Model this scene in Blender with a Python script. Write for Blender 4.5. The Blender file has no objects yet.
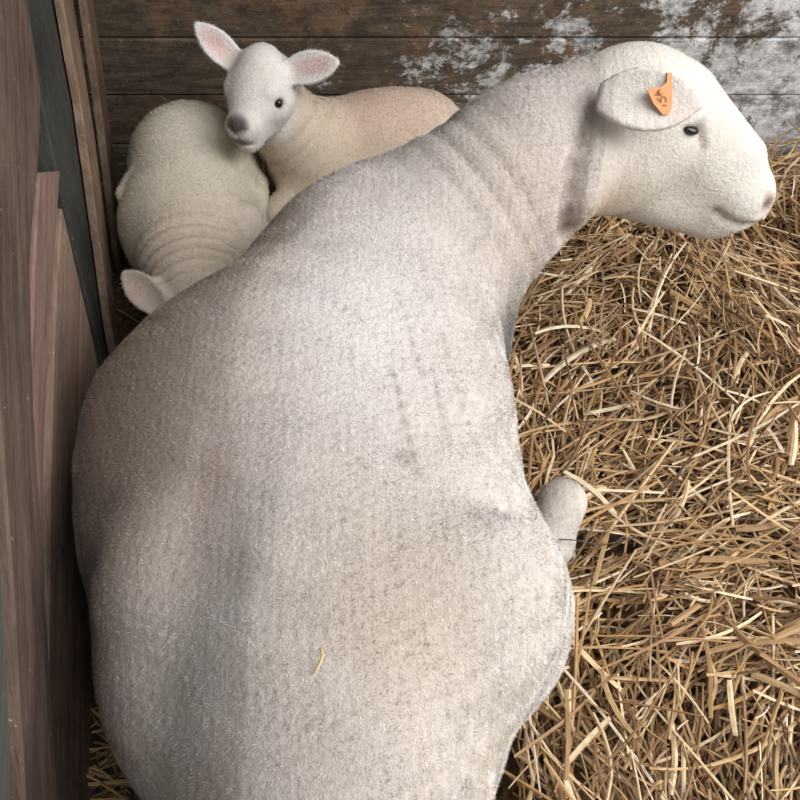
import bpy, math, random
import numpy as np
from mathutils import Vector, Matrix

random.seed(7)
RNG = np.random.default_rng(11)
S = bpy.context.scene
COL = S.collection

# ------------------------------------------------------------------ camera
cam_d = bpy.data.cameras.new('camera')
cam_d.lens = 36.0
cam_d.sensor_width = 36.0
cam = bpy.data.objects.new('camera', cam_d)
cam.location = (0, 0, 1.10)
cam.rotation_euler = (math.radians(40), 0, 0)
COL.objects.link(cam)
S.camera = cam

# ------------------------------------------------------------------ light
world = bpy.data.worlds.new('world')
S.world = world
world.use_nodes = True
bg = world.node_tree.nodes['Background']
bg.inputs['Color'].default_value = (1.0, 0.975, 0.955, 1)
bg.inputs['Strength'].default_value = 0.32

def area(name, loc, target, size, sizey, power, color):
    d = bpy.data.lights.new(name, 'AREA')
    d.shape = 'RECTANGLE'
    d.size = size
    d.size_y = sizey
    d.energy = power
    d.color = color
    o = bpy.data.objects.new(name, d)
    o.location = loc
    o.rotation_euler = (Vector(target) - Vector(loc)).to_track_quat('-Z', 'Y').to_euler()
    COL.objects.link(o)
    return o

area('daylight_right', (2.1, 0.2, 1.9), (0.1, 0.8, 0.2), 1.6, 1.4, 64, (1.0, 0.98, 0.965))  # added area lamp for the daylight from the right, source unseen
area('daylight_overhead', (1.2, -0.3, 2.7), (0.1, 0.9, 0.2), 1.5, 1.5, 42, (1.0, 0.985, 0.97))  # added soft lamp above the viewer's side, no real opening known there

S.view_settings.view_transform = 'Standard'
S.view_settings.look = 'None'
S.view_settings.gamma = 1.0
S.view_settings.use_curve_mapping = False
S.view_settings.exposure = 0.04

# ------------------------------------------------------------------ materials
def new_mat(name, rough=0.9, spec=0.2):
    m = bpy.data.materials.new(name)
    m.use_nodes = True
    nt = m.node_tree
    b = nt.nodes['Principled BSDF']
    b.inputs['Roughness'].default_value = rough
    b.inputs['Specular IOR Level'].default_value = spec
    return m, nt, b

def nd(nt, kind, **kw):
    n = nt.nodes.new(kind)
    for k, v in kw.items():
        if k in n.inputs:
            n.inputs[k].default_value = v
        else:
            setattr(n, k, v)
    return n

def ramp(nt, src, stops):
    r = nt.nodes.new('ShaderNodeValToRGB')
    e = r.color_ramp.elements
    while len(e) < len(stops):
        e.new(0.5)
    for i, (p, c) in enumerate(stops):
        e[i].position = p
        e[i].color = (c[0], c[1], c[2], 1) if not isinstance(c, (int, float)) else (c, c, c, 1)
    nt.links.new(src, r.inputs[0])
    return r.outputs[0]

def mix(nt, fac, a, b, mode='MIX'):
    m = nt.nodes.new('ShaderNodeMix')
    m.data_type = 'RGBA'
    m.blend_type = mode
    for sock, v in ((m.inputs[0], fac), (m.inputs[6], a), (m.inputs[7], b)):
        if hasattr(v, 'links') or isinstance(v, bpy.types.NodeSocket):
            nt.links.new(v, sock)
        elif isinstance(v, (int, float)):
            sock.default_value = v
        else:
            sock.default_value = (v[0], v[1], v[2], 1)
    return m.outputs[2]

def noise(nt, vec, scale, detail=4, rough=0.55, dist=0.0):
    n = nd(nt, 'ShaderNodeTexNoise')
    n.inputs['Scale'].default_value = scale
    n.inputs['Detail'].default_value = detail
    n.inputs['Roughness'].default_value = rough
    n.inputs['Distortion'].default_value = dist
    if vec is not None:
        nt.links.new(vec, n.inputs['Vector'])
    return n.outputs['Fac']

def mapping(nt, scale=(1, 1, 1), rot=(0, 0, 0)):
    t = nt.nodes.new('ShaderNodeTexCoord')
    m = nt.nodes.new('ShaderNodeMapping')
    m.inputs['Scale'].default_value = scale
    m.inputs['Rotation'].default_value = rot
    nt.links.new(t.outputs['Object'], m.inputs['Vector'])
    return m.outputs['Vector']

def bump(nt, h, strength, dist, prev=None):
    b = nt.nodes.new('ShaderNodeBump')
    b.inputs['Strength'].default_value = strength
    b.inputs['Distance'].default_value = dist
    nt.links.new(h, b.inputs['Height'])
    if prev is not None:
        nt.links.new(prev, b.inputs['Normal'])
    return b.outputs['Normal']

def wool_material(name, nap=170, depth=0.004, speck=0.25, rib=0.35, dark=(0.30, 0.27, 0.24)):
    m, nt, b = new_mat(name, 0.95, 0.1)
    at = nt.nodes.new('ShaderNodeAttribute')
    at.attribute_name = 'tint'
    v = mapping(nt)
    n1 = noise(nt, v, nap, 5, 0.7)
    n2 = noise(nt, v, 14, 4, 0.6)
    n3 = noise(nt, v, nap * 0.45, 4, 0.7, 0.6)
    c = mix(nt, ramp(nt, n2, [(0.35, 0.0), (0.7, 0.16)]), at.outputs['Color'], (0.42, 0.36, 0.30))
    c = mix(nt, ramp(nt, n1, [(0.53, 0.0), (0.75, speck)]), c, dark)
    c = mix(nt, ramp(nt, n3, [(0.56, 0.0), (0.78, speck * 0.25)]), c, (0.8, 0.78, 0.75))
    nt.links.new(c, b.inputs['Base Color'])
    w = nt.nodes.new('ShaderNodeTexWave')
    w.wave_type = 'BANDS'
    w.bands_direction = 'X'
    w.inputs['Scale'].default_value = 24
    w.inputs['Distortion'].default_value = 5.0
    w.inputs['Detail'].default_value = 3
    w.inputs['Detail Scale'].default_value = 3
    nt.links.new(mapping(nt, (1, 0.25, 1)), w.inputs['Vector'])
    nn = bump(nt, w.outputs['Fac'], rib, 0.003)
    nn = bump(nt, n3, 0.7, depth, nn)
    nn = bump(nt, n1, 0.9, depth, nn)
    nt.links.new(nn, b.inputs['Normal'])
    b.inputs['Sheen Weight'].default_value = 0.04
    b.inputs['Sheen Roughness'].default_value = 0.6
    return m

def plain(name, col, rough=0.6, spec=0.4, var=0.2, scale=60):
    m, nt, b = new_mat(name, rough, spec)
    n = noise(nt, mapping(nt), scale)
    c = mix(nt, ramp(nt, n, [(0.3, 0.0), (0.75, var)]), col, tuple(x * 0.45 for x in col))
    nt.links.new(c, b.inputs['Base Color'])
    nt.links.new(bump(nt, n, 0.3, 0.001), b.inputs['Normal'])
    return m

def wood(name, c1, c2, grain='Z', stain=(0.02, 0.025, 0.022), stain_amt=0.5, rough=0.7, slope=0.25):
    m, nt, b = new_mat(name, rough, 0.3)
    sc = {'Z': (9, 9, 0.7), 'X': (0.7, 9, 9), 'Y': (9, 0.7, 9)}[grain]
    def along(k):
        if grain != 'Y':
            return mapping(nt, tuple(s * k for s in sc))
        r = mapping(nt, (1, 1, 1), (-slope, 0, -0.21))
        m2 = nt.nodes.new('ShaderNodeMapping')
        m2.inputs['Scale'].default_value = tuple(s * k for s in sc)
        nt.links.new(r, m2.inputs['Vector'])
        return m2.outputs['Vector']
    g = noise(nt, along(1), 7, 7, 0.65, 0.5)
    g2 = noise(nt, along(3), 11, 4, 0.7)
    big = noise(nt, mapping(nt), 5, 5, 0.65)
    c = mix(nt, ramp(nt, g, [(0.33, 0.0), (0.68, 1.0)]), c1, c2)
    c = mix(nt, ramp(nt, big, [(0.48, 0.0), (0.66, stain_amt)]), c, stain)
    c = mix(nt, ramp(nt, g2, [(0.6, 0.0), (0.75, 0.35)]), c, tuple(min(1, x * 2.2) for x in c2))
    sp = noise(nt, mapping(nt), 130, 2, 0.5)
    c = mix(nt, ramp(nt, sp, [(0.72, 0.0), (0.76, 0.5)]), c, (0.45, 0.42, 0.36))
    nt.links.new(c, b.inputs['Base Color'])
    nn = bump(nt, g, 0.5, 0.006)
    nn = bump(nt, g2, 0.4, 0.002, nn)
    nt.links.new(nn, b.inputs['Normal'])
    return m

M_FLEECE = wool_material('fleece_shorn', 190, 0.003, 0.30, 0.12)
M_LAMB = wool_material('fleece_lamb', 240, 0.003, 0.22, 0.05)
def nap_material():
    m, nt, b = new_mat('wool_nap', 0.95, 0.08)
    at = nt.nodes.new('ShaderNodeAttribute')
    at.attribute_name = 'tint'
    nt.links.new(at.outputs['Color'], b.inputs['Base Color'])
    an = nt.nodes.new('ShaderNodeAttribute')
    an.attribute_name = 'coat_normal'
    ge = nt.nodes.new('ShaderNodeNewGeometry')
    sc = nt.nodes.new('ShaderNodeVectorMath')
    sc.operation = 'SCALE'
    sc.inputs['Scale'].default_value = 1.1
    nt.links.new(an.outputs['Vector'], sc.inputs[0])
    ad = nt.nodes.new('ShaderNodeVectorMath')
    ad.operation = 'ADD'
    nt.links.new(sc.outputs[0], ad.inputs[0])
    nt.links.new(ge.outputs['Normal'], ad.inputs[1])
    no = nt.nodes.new('ShaderNodeVectorMath')
    no.operation = 'NORMALIZE'
    nt.links.new(ad.outputs[0], no.inputs[0])
    nt.links.new(no.outputs[0], b.inputs['Normal'])
    b.inputs['Sheen Weight'].default_value = 0.06
    return m
M_NAP = nap_material()
M_EYE = plain('eye_dark', (0.012, 0.01, 0.009), 0.28, 0.5, 0.0)
M_LID = plain('eyelid_skin', (0.10, 0.075, 0.065), 0.6, 0.3)
M_TAG = plain('ear_tag_plastic', (0.60, 0.25, 0.07), 0.4, 0.5, 0.15)
M_TAGMARK = plain('ear_tag_print', (0.28, 0.12, 0.04), 0.5, 0.3, 0.0)
M_HOOF = plain('hoof_horn', (0.25, 0.19, 0.13), 0.6, 0.4)
M_POST_DARK = wood('wood_green_black', (0.03, 0.034, 0.03), (0.07, 0.068, 0.058), 'Z', (0.012, 0.016, 0.015), 0.7)
M_BATTEN = wood('wood_warm_brown', (0.15, 0.095, 0.065), (0.30, 0.21, 0.15), 'Z', (0.05, 0.03, 0.02), 0.4)
M_BATTEN2 = wood('wood_brown', (0.10, 0.06, 0.04), (0.20, 0.135, 0.09), 'Z', (0.04, 0.025, 0.018), 0.5)
M_BOARD = wood('wood_dark_brown', (0.18, 0.115, 0.085), (0.34, 0.24, 0.19), 'Y', (0.045, 0.035, 0.03), 0.6)
M_RAIL = wood('wood_grey_brown', (0.075, 0.047, 0.036), (0.165, 0.115, 0.09), 'Y', (0.05, 0.03, 0.027), 0.6, 0.7, 0.52)
M_RED = wood('wood_reddish', (0.17, 0.10, 0.078), (0.30, 0.20, 0.165), 'Y', (0.09, 0.045, 0.035), 0.4)
M_GREEN = wood('wood_grey_green', (0.075, 0.075, 0.06), (0.13, 0.13, 0.11), 'Y', (0.04, 0.045, 0.04), 0.5)

# ------------------------------------------------------------------ object helpers
def tag(o, label=None, cat=None, group=None, kind=None):
    if label: o['label'] = label
    if cat: o['category'] = cat
    if group: o['group'] = group
    if kind: o['kind'] = kind
    return o

def thing(name, loc, label, cat, group=None):
    o = bpy.data.objects.new(name, None)
    o.empty_display_size = 0.05
    COL.objects.link(o)
    o.location = loc
    return tag(o, label, cat, group)

def mesh_obj(name, verts, faces, mat, parent=None, smooth=True, tint=None):
    """verts in world space; the object gets the parent's origin as its own"""
    off = np.array(parent.location if parent is not None else (0, 0, 0), dtype=float)
    root = parent
    while root is not None and root.parent is not None:
        root = root.parent
        off = off + np.array(root.location)
    v = np.asarray(verts, dtype=float) - off
    me = bpy.data.meshes.new(name)
    if isinstance(faces, np.ndarray):
        n = faces.shape[1]
        me.vertices.add(len(v))
        me.vertices.foreach_set('co', v.astype(np.float32).ravel())
        me.loops.add(faces.size)
        me.loops.foreach_set('vertex_index', faces.astype(np.int32).ravel())
        me.polygons.add(len(faces))
        me.polygons.foreach_set('loop_start', np.arange(len(faces), dtype=np.int32) * n)
        me.update(calc_edges=True)
    else:
        me.from_pydata([tuple(p) for p in v], [], [tuple(f) for f in faces])
    me.polygons.foreach_set('use_smooth', [smooth] * len(me.polygons))
    if tint is not None:
        a = me.color_attributes.new('tint', 'FLOAT_COLOR', 'POINT')
        t = np.ones((len(v), 4), np.float32)
        t[:, :3] = tint
        a.data.foreach_set('color', t.ravel())
    me.materials.append(mat)
    me.validate()
    me.update()
    o = bpy.data.objects.new(name, me)
    COL.objects.link(o)
    if parent is not None:
        o.parent = parent
    return o

# ------------------------------------------------------------------ sculpting field (smooth union of volumes, then a surface)
def nrm(v):
    v = np.asarray(v, float)
    return v / np.linalg.norm(v)

def frame(u, v):
    """orthonormal rows: u, v made square to u, and their cross product"""
    u = nrm(u)
    v = np.asarray(v, float)
    v = nrm(v - u * v.dot(u))
    return np.array([u, v, np.cross(u, v)])

class Sculpt:
    def __init__(s, lo, hi, h):
        s.lo = np.array(lo, float)
        s.h = h
        s.n = np.ceil((np.array(hi) - s.lo) / h).astype(int) + 1
        s.f = np.full(tuple(s.n), 0.2, np.float32)

    def block(s, lo, hi):
        a = np.clip(np.floor((np.array(lo) - s.lo) / s.h).astype(int), 0, s.n - 1)
        b = np.clip(np.ceil((np.array(hi) - s.lo) / s.h).astype(int) + 1, a + 1, s.n)
        sl = tuple(slice(a[i], b[i]) for i in range(3))
        ax = [(s.lo[i] + s.h * np.arange(a[i], b[i])).astype(np.float32) for i in range(3)]
        return sl, ax[0][:, None, None], ax[1][None, :, None], ax[2][None, None, :]

    def blend(s, sl, d, k, cut=False):
        f = s.f[sl]
        if cut:
            h = np.clip(0.5 - 0.5 * (f + d) / k, 0, 1)
            s.f[sl] = f * (1 - h) - d * h + k * h * (1 - h)
        else:
            h = np.clip(0.5 + 0.5 * (d - f) / k, 0, 1)
            s.f[sl] = d * (1 - h) + f * h - k * h * (1 - h)

    def ball(s, c, r, k=0.03, axes=None, cut=False):
        c = np.array(c, float)
        r = np.array([r] * 3 if np.isscalar(r) else r, float)
        m = r.max() + k + 0.02
        sl, X, Y, Z = s.block(c - m, c + m)
        A = np.eye(3) if axes is None else axes
        P = [X - c[0], Y - c[1], Z - c[2]]
        q = [P[0] * A[i, 0] + P[1] * A[i, 1] + P[2] * A[i, 2] for i in range(3)]
        k0 = np.sqrt(sum((q[i] / r[i]) ** 2 for i in range(3)))
        k1 = np.sqrt(sum((q[i] / r[i] ** 2) ** 2 for i in range(3))) + 1e-6
        s.blend(sl, k0 * (k0 - 1) / k1, k, cut)

    def limb(s, a, b, ra, rb, k=0.03, flat=None, cut=False):
        """tapering capsule; flat=(direction, factor) squeezes it along one direction"""
        a = np.array(a, float)
        b = np.array(b, float)
        m = max(ra, rb) + k + 0.02
        sl, X, Y, Z = s.block(np.minimum(a, b) - m, np.maximum(a, b) + m)
        ab = b - a
        t = np.clip(((X - a[0]) * ab[0] + (Y - a[1]) * ab[1] + (Z - a[2]) * ab[2]) / ab.dot(ab), 0, 1)
        q = [X - a[0] - t * ab[0], Y - a[1] - t * ab[1], Z - a[2] - t * ab[2]]
        if flat is not None:
            n = nrm(flat[0])
            w = (q[0] * n[0] + q[1] * n[1] + q[2] * n[2]) * (1 / flat[1] - 1)
            q = [q[i] + w * n[i] for i in range(3)]
        d = np.sqrt(q[0] ** 2 + q[1] ** 2 + q[2] ** 2) - (ra + (rb - ra) * t)
        s.blend(sl, d, k, cut)

    def chain(s, pts, k=0.03, flat=None):
        for (a, ra), (b, rb) in zip(pts[:-1], pts[1:]):
            s.limb(a, b, ra, rb, k, flat)

    def ear(s, root, tip, facing, width, thick=0.0045, cup=7.0, k=0.012, droop=0.0):
        """a leaf with a hollow: facing = the way its inside looks"""
        root = np.array(root, float)
        tip = np.array(tip, float)
        L = np.linalg.norm(tip - root)
        A = frame(tip - root, facing)      # rows: along, facing, across
        m = L + 0.03
        sl, X, Y, Z = s.block(np.minimum(root, tip) - width - 0.02, np.maximum(root, tip) + width + 0.02)
        P = [X - root[0], Y - root[1], Z - root[2]]
        u, w, v = [P[0] * A[i, 0] + P[1] * A[i, 1] + P[2] * A[i, 2] for i in range(3)]
        t = np.clip(u / L, 0, 1)
        half = width * (0.30 + 0.70 * np.sin(np.pi * np.clip(t * 0.9 + 0.08, 0, 1)) ** 0.8) * np.sqrt(np.clip(1 - ((t - 0.45) / 0.56) ** 4, 0, 1))
        half = np.maximum(half, 0.002)
        w2 = w - cup * v * v * (1.25 - 0.7 * t) + droop * t * t
        over = np.maximum(np.abs(v) - half, 0)
        end = np.maximum(np.maximum(u - L, -u), 0)
        d = np.sqrt(np.maximum(np.abs(w2) - thick * 0.4, 0) ** 2 + over ** 2 + end ** 2) - thick * 0.6
        s.blend(sl, d * 0.8, k)

    def ripple(s, c, axis, radius, wave, amp, phase=0.0, length=None):
        """folds of skin running square to an axis"""
        c = np.array(c, float)
        ax = nrm(axis)
        length = length or radius
        m = max(radius, length) * 2
        sl, X, Y, Z = s.block(c - m, c + m)
        P = [X - c[0], Y - c[1], Z - c[2]]
        t = P[0] * ax[0] + P[1] * ax[1] + P[2] * ax[2]
        r2 = P[0] ** 2 + P[1] ** 2 + P[2] ** 2 - t * t
        g = np.exp(-(t / length) ** 2 * 1.5 - r2 / radius ** 2 * 0.6)
        wv = np.abs(np.sin(np.pi * t / wave + phase)) ** 0.7
        s.f[sl] -= (amp * g * (wv - 0.5) * 2).astype(np.float32)

    def surface_point(s, p, d):
        p = np.array(p, float)
        d = nrm(d)
        for _ in range(600):
            i = np.round((p - s.lo) / s.h).astype(int)
            if np.any(i < 0) or np.any(i >= s.n) or s.f[tuple(i)] > 0:
                break
            p = p + d * s.h * 0.5
        return p

    def mesh(s):
        f = s.f
        ins = f < 0
        nx, ny, nz = f.shape
        cnt = np.zeros((nx - 1, ny - 1, nz - 1), np.int8)
        for dx in (0, 1):
            for dy in (0, 1):
                for dz in (0, 1):
                    cnt += ins[dx:nx - 1 + dx, dy:ny - 1 + dy, dz:nz - 1 + dz]
        act = (cnt > 0) & (cnt < 8)
        I = np.argwhere(act)
        idx = np.full(act.shape, -1, np.int64)
        idx[act] = np.arange(len(I))
        acc = np.zeros((len(I), 3))
        num = np.zeros(len(I))
        cs = [np.array(c) for c in ((0, 0, 0), (1, 0, 0), (0, 1, 0), (1, 1, 0), (0, 0, 1), (1, 0, 1), (0, 1, 1), (1, 1, 1))]
        for a in range(8):
            for b in range(a + 1, 8):
                if np.abs(cs[a] - cs[b]).sum() != 1:
                    continue
                pa, pb = I + cs[a], I + cs[b]
                fa = f[pa[:, 0], pa[:, 1], pa[:, 2]]
                fb = f[pb[:, 0], pb[:, 1], pb[:, 2]]
                x = (fa < 0) != (fb < 0)
                t = fa / np.where(np.abs(fa - fb) < 1e-9, 1, fa - fb)
                acc += np.where(x[:, None], cs[a] + t[:, None] * (cs[b] - cs[a]), 0)
                num += x
        V = s.lo + (I + acc / num[:, None]) * s.h
        Q = []
        for ax in range(3):
            o1, o2 = [(1, 2), (2, 0), (0, 1)][ax]
            n = [nx, ny, nz]
            hi = list(n); hi[ax] -= 1
            s0 = [slice(0, n[0]), slice(0, n[1]), slice(0, n[2])]
            s1 = list(s0)
            s0[ax] = slice(0, n[ax] - 1)
            s1[ax] = slice(1, n[ax])
            A, B = ins[tuple(s0)], ins[tuple(s1)]
            E = np.argwhere(A != B)
            ok = (E[:, o1] > 0) & (E[:, o2] > 0) & (E[:, o1] < n[o1] - 1) & (E[:, o2] < n[o2] - 1)
            E = E[ok]
            flip = B[tuple(E.T)]
            def at(d1, d2):
                e = E.copy()
                e[:, o1] += d1
                e[:, o2] += d2
                return idx[e[:, 0], e[:, 1], e[:, 2]]
            q = np.stack([at(-1, -1), at(0, -1), at(0, 0), at(-1, 0)], 1)
            q[flip] = q[flip][:, ::-1]
            Q.append(q)
        Q = np.concatenate(Q)
        Q = Q[(Q >= 0).all(1)]
        for _ in range(2):                       # relax
            sm = np.zeros_like(V)
            c = np.zeros(len(V))
            for i in range(4):
                j = (i + 1) % 4
                np.add.at(sm, Q[:, i], V[Q[:, j]])
                np.add.at(sm, Q[:, j], V[Q[:, i]])
                np.add.at(c, Q[:, i], 1)
                np.add.at(c, Q[:, j], 1)
            V = V * 0.5 + 0.5 * sm / c[:, None]
        return V, Q

def wool(parent, V, Q, col, count, length, width, mat, short=None, mottle=0.06, ribs=0.0, comb=(0.0, -0.6, -0.5)):
    """the nap: short blades leaning with the coat, all in one part"""
    a, b, c_, d = (V[Q[:, i]] for i in range(4))
    nn = np.cross(c_ - a, d - b)
    ar = np.linalg.norm(nn, axis=1)
    nn = nn / ar[:, None]
    keep = V[Q[:, 0], 2] > 0.03
    p = ar * keep
    q = RNG.choice(len(Q), count, p=p / p.sum())
    s, t = RNG.random((2, count, 1))
    P = (a[q] * (1 - s) + b[q] * s) * (1 - t) + (d[q] * (1 - s) + c_[q] * s) * t
    N = nn[q]
    L = length * RNG.uniform(0.5, 1.2, (count, 1))
    if short is not None:
        k = short(P)
        L = L * k[:, None]
        g = k > 0.05
        P, N, L, q = P[g], N[g], L[g], q[g]
        count = len(P)
    W = width * RNG.uniform(0.6, 1.3, (count, 1)) * np.minimum(1, L / (length * 0.4))
    # locks lie together: the lean varies slowly over the coat, plus a little of its own
    ph = P @ np.array([[37., 11, 23], [19, 41, -17], [-29, 13, 47]]).T
    swirl = np.sin(ph * 2.1 + np.roll(ph, 1, 1) * 1.3)
    lean = np.array(comb) + 0.45 * swirl + RNG.normal(0, 0.5, (count, 3))
    lean = lean - N * (lean * N).sum(1)[:, None]
    D = N * 0.55 + lean * 0.8
    D /= np.linalg.norm(D, axis=1)[:, None]
    side = np.cross(D, N + RNG.normal(0, 0.3, (count, 3)))
    side /= np.linalg.norm(side, axis=1)[:, None] + 1e-9
    P0 = P - N * 0.0006
    out = np.stack([P0 - side * W / 2, P0 + side * W / 2, P0 + D * L], 1).reshape(-1, 3)
    F = np.arange(count * 3).reshape(-1, 3)
    def waves(w0, w1, n, seed):
        r = np.random.default_rng(seed)
        k = r.normal(size=(n, 3))
        k *= (2 * np.pi / r.uniform(w0, w1, n) / np.linalg.norm(k, axis=1))[:, None]
        return np.sin(P @ k.T + r.uniform(0, 6.3, n)).sum(1)[:, None] / math.sqrt(n / 2)
    lock = waves(0.006, 0.014, 9, 3)
    patch = waves(0.03, 0.10, 8, 5)
    hue = waves(0.04, 0.12, 8, 6)
    cc = col[Q[q, 0]] * RNG.uniform(0.88, 1.10, (count, 1)) * (1 + mottle * lock + 0.5 * mottle * patch)
    if ribs:
        cc = cc * (1 + ribs * np.sin(P[:, :1] * 2 * np.pi / 0.0105 + 1.6 * patch + 0.8 * lock) * np.clip((0.75 - P[:, 1:2]) / 0.3, 0.15, 1))
    cc = cc * (1 + hue * np.array([0.012, 0.0, -0.03]))
    cc = np.repeat(cc, 3, axis=0)
    o = mesh_obj('wool', out, F, mat, parent, False, np.clip(cc, 0, 0.95))
    at = o.data.attributes.new('coat_normal', 'FLOAT_VECTOR', 'POINT')
    at.data.foreach_set('vector', np.repeat(N, 3, axis=0).astype(np.float32).ravel())
    o['kind'] = 'stuff'
    return o

def spot(V, c, r, p=2.0):
    r = np.array([r] * 3 if np.isscalar(r) else r, float)
    q = np.sqrt((((V - np.array(c)) / r) ** 2).sum(1))
    return np.exp(-q ** p)[:, None]

def toward(col, w, c):
    return col * (1 - w) + np.array(c) * w

def uv_ball(c, r, A=None, n=20, m=12):
    r = np.array([r] * 3 if np.isscalar(r) else r, float)
    A = np.eye(3) if A is None else A
    vs, fs = [], []
    for i in range(m + 1):
        th = math.pi * i / m
        for j in range(n):
            ph = 2 * math.pi * j / n
            l = np.array([math.sin(th) * math.cos(ph), math.sin(th) * math.sin(ph), math.cos(th)]) * r
            vs.append(np.array(c) + l @ A)
    for i in range(m):
        for j in range(n):
            a, b = i * n + j, i * n + (j + 1) % n
            fs.append((a, a + n, b + n, b))
    return np.array(vs), fs

# ------------------------------------------------------------------ back wall of rough planks
def wall_material():
    m, nt, b = new_mat('limewashed_old_planks', 0.85, 0.25)
    g = noise(nt, mapping(nt, (1.0, 8, 9)), 6, 7, 0.65, 0.7)
    c = mix(nt, ramp(nt, g, [(0.34, 0.0), (0.68, 1.0)]), (0.062, 0.046, 0.033), (0.16, 0.118, 0.082))
    t = nt.nodes.new('ShaderNodeTexCoord')
    sx = nt.nodes.new('ShaderNodeSeparateXYZ')
    nt.links.new(t.outputs['Object'], sx.inputs[0])
    # rusty brown scuffs
    r1 = noise(nt, mapping(nt, (1, 1, 1)), 7, 6, 0.7, 0.3)
    c = mix(nt, ramp(nt, r1, [(0.50, 0.0), (0.62, 0.55)]), c, (0.22, 0.125, 0.07))
    # patches of old limewash, heavier towards the right end of the wall
    patch = noise(nt, mapping(nt, (1, 1, 1.3)), 7.5, 11, 0.80, 0.3)
    wx = nt.nodes.new('ShaderNodeMapRange')
    wx.inputs['From Min'].default_value = -0.55
    wx.inputs['From Max'].default_value = 0.95
    wx.inputs['To Min'].default_value = -0.17
    wx.inputs['To Max'].default_value = 0.11
    nt.links.new(sx.outputs['X'], wx.inputs['Value'])
    wz = nt.nodes.new('ShaderNodeMapRange')
    wz.inputs['From Min'].default_value = 0.12
    wz.inputs['From Max'].default_value = 0.42
    wz.inputs['To Min'].default_value = 0.045
    wz.inputs['To Max'].default_value = -0.03
    nt.links.new(sx.outputs['Z'], wz.inputs['Value'])
    ad = nt.nodes.new('ShaderNodeMath')
    ad.operation = 'ADD'
    nt.links.new(patch, ad.inputs[0])
    nt.links.new(wx.outputs[0], ad.inputs[1])
    ad2 = nt.nodes.new('ShaderNodeMath')
    ad2.operation = 'ADD'
    nt.links.new(ad.outputs[0], ad2.inputs[0])
    nt.links.new(wz.outputs[0], ad2.inputs[1])
    fine = noise(nt, mapping(nt), 45, 4, 0.7)
    white = mix(nt, ramp(nt, fine, [(0.35, 0.0), (0.7, 1.0)]), (0.42, 0.42, 0.42), (0.80, 0.81, 0.82))
    c = mix(nt, ramp(nt, ad2.outputs[0], [(0.515, 0.0), (0.565, 0.95)]), c, white)
    sp = noise(nt, mapping(nt, (1, 1, 1.6)), 38, 6, 0.8)
    c = mix(nt, ramp(nt, sp, [(0.60, 0.0), (0.68, 0.7)]), c, (0.40, 0.37, 0.32))
    mo = noise(nt, mapping(nt, (1, 1, 1.5)), 18, 8, 0.8)
    c = mix(nt, ramp(nt, mo, [(0.47, 0.0), (0.60, 0.75)]), c, (0.045, 0.034, 0.026))
    dk = noise(nt, mapping(nt), 26, 6, 0.75)
    c = mix(nt, ramp(nt, dk, [(0.55, 0.0), (0.66, 0.7)]), c, (0.05, 0.042, 0.036))
    nt.links.new(c, b.inputs['Base Color'])
    nn = bump(nt, g, 0.5, 0.006)
    nn = bump(nt, dk, 0.5, 0.004, nn)
    nt.links.new(nn, b.inputs['Normal'])
    return m

def box_verts(x0, x1, y0, y1, z0, z1, bev=0.003):
    vs, fs = [], []
    b = bev
    ring = [(y0 + b, z0), (y1, z0), (y1, z1), (y0 + b, z1), (y0, z1 - b), (y0, z0 + b)]
    for x in (x0, x1):
        vs += [(x, y, z) for y, z in ring]
    n = len(ring)
    fs += [tuple(range(n)), tuple(range(2 * n - 1, n - 1, -1))]
    for i in range(n):
        j = (i + 1) % n
        fs.append((i, i + n, j + n, j))
    return vs, fs

WALL_Y = 1.70
vs, fs = [], []
z = -0.11
for i, hgt in enumerate((0.135, 0.127, 0.130, 0.13, 0.14, 0.12, 0.13, 0.14, 0.13)):
    y0 = WALL_Y + (0.0, 0.004, 0.001, 0.005, 0.002)[i % 5]
    v, f = box_verts(-1.3, 2.4, y0, WALL_Y + 0.035, z, z + hgt - 0.0018)
    o = len(vs)
    vs += v
    fs += [tuple(a + o for a in q) for q in f]
    z += hgt
v, f = box_verts(-1.3, 2.4, WALL_Y + 0.035, WALL_Y + 0.05, -0.11, z)
o = len(vs)
vs += v
fs += [tuple(a + o for a in q) for q in f]
wall = tag(mesh_obj('wall_back', vs, fs, wall_material(), smooth=False), kind='structure')

vs, fs = [], []
z = -0.11
for i in range(8):
    v, f = box_verts(-0.9, 1.8, 0.0, 0.03, z, z + 0.15, 0.003)
    v = [(-0.98 - y_, x_ - 0.1, z_) for x_, y_, z_ in v]
    o = len(vs)
    vs += v
    fs += [tuple(a + o for a in q) for q in f]
    z += 0.152
tag(mesh_obj('wall_left_backing', vs, fs, wood('dark_backing_planks', (0.03, 0.022, 0.017), (0.07, 0.05, 0.038), 'Y'), smooth=False), kind='structure')  # unseen wall added to keep the gap in the hurdle dark

# ------------------------------------------------------------------ floor
fm, fnt, fb = new_mat('earth_floor', 0.95, 0.1)
fc = ramp(fnt, noise(fnt, mapping(fnt), 9, 6, 0.7), [(0.3, (0.035, 0.022, 0.012)), (0.7, (0.09, 0.06, 0.03))])
fnt.links.new(fc, fb.inputs['Base Color'])
vs, fs = box_verts(-1.3, 2.4, -0.9, WALL_Y + 0.05, -0.15, -0.105, 0)
tag(mesh_obj('floor', vs, fs, fm, smooth=False), kind='structure')

# ------------------------------------------------------------------ wooden hurdle on the left
# its face leans in a little: x = -0.34 - 0.2*y + 0.1*z ; boards are outlined as (y, z) on that face
FN = nrm((1, 0.2, -0.1))
def face_pt(y, z, off):
    return np.array([-0.34 - 0.2 * y + 0.1 * z, y, z]) + FN * off

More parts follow.
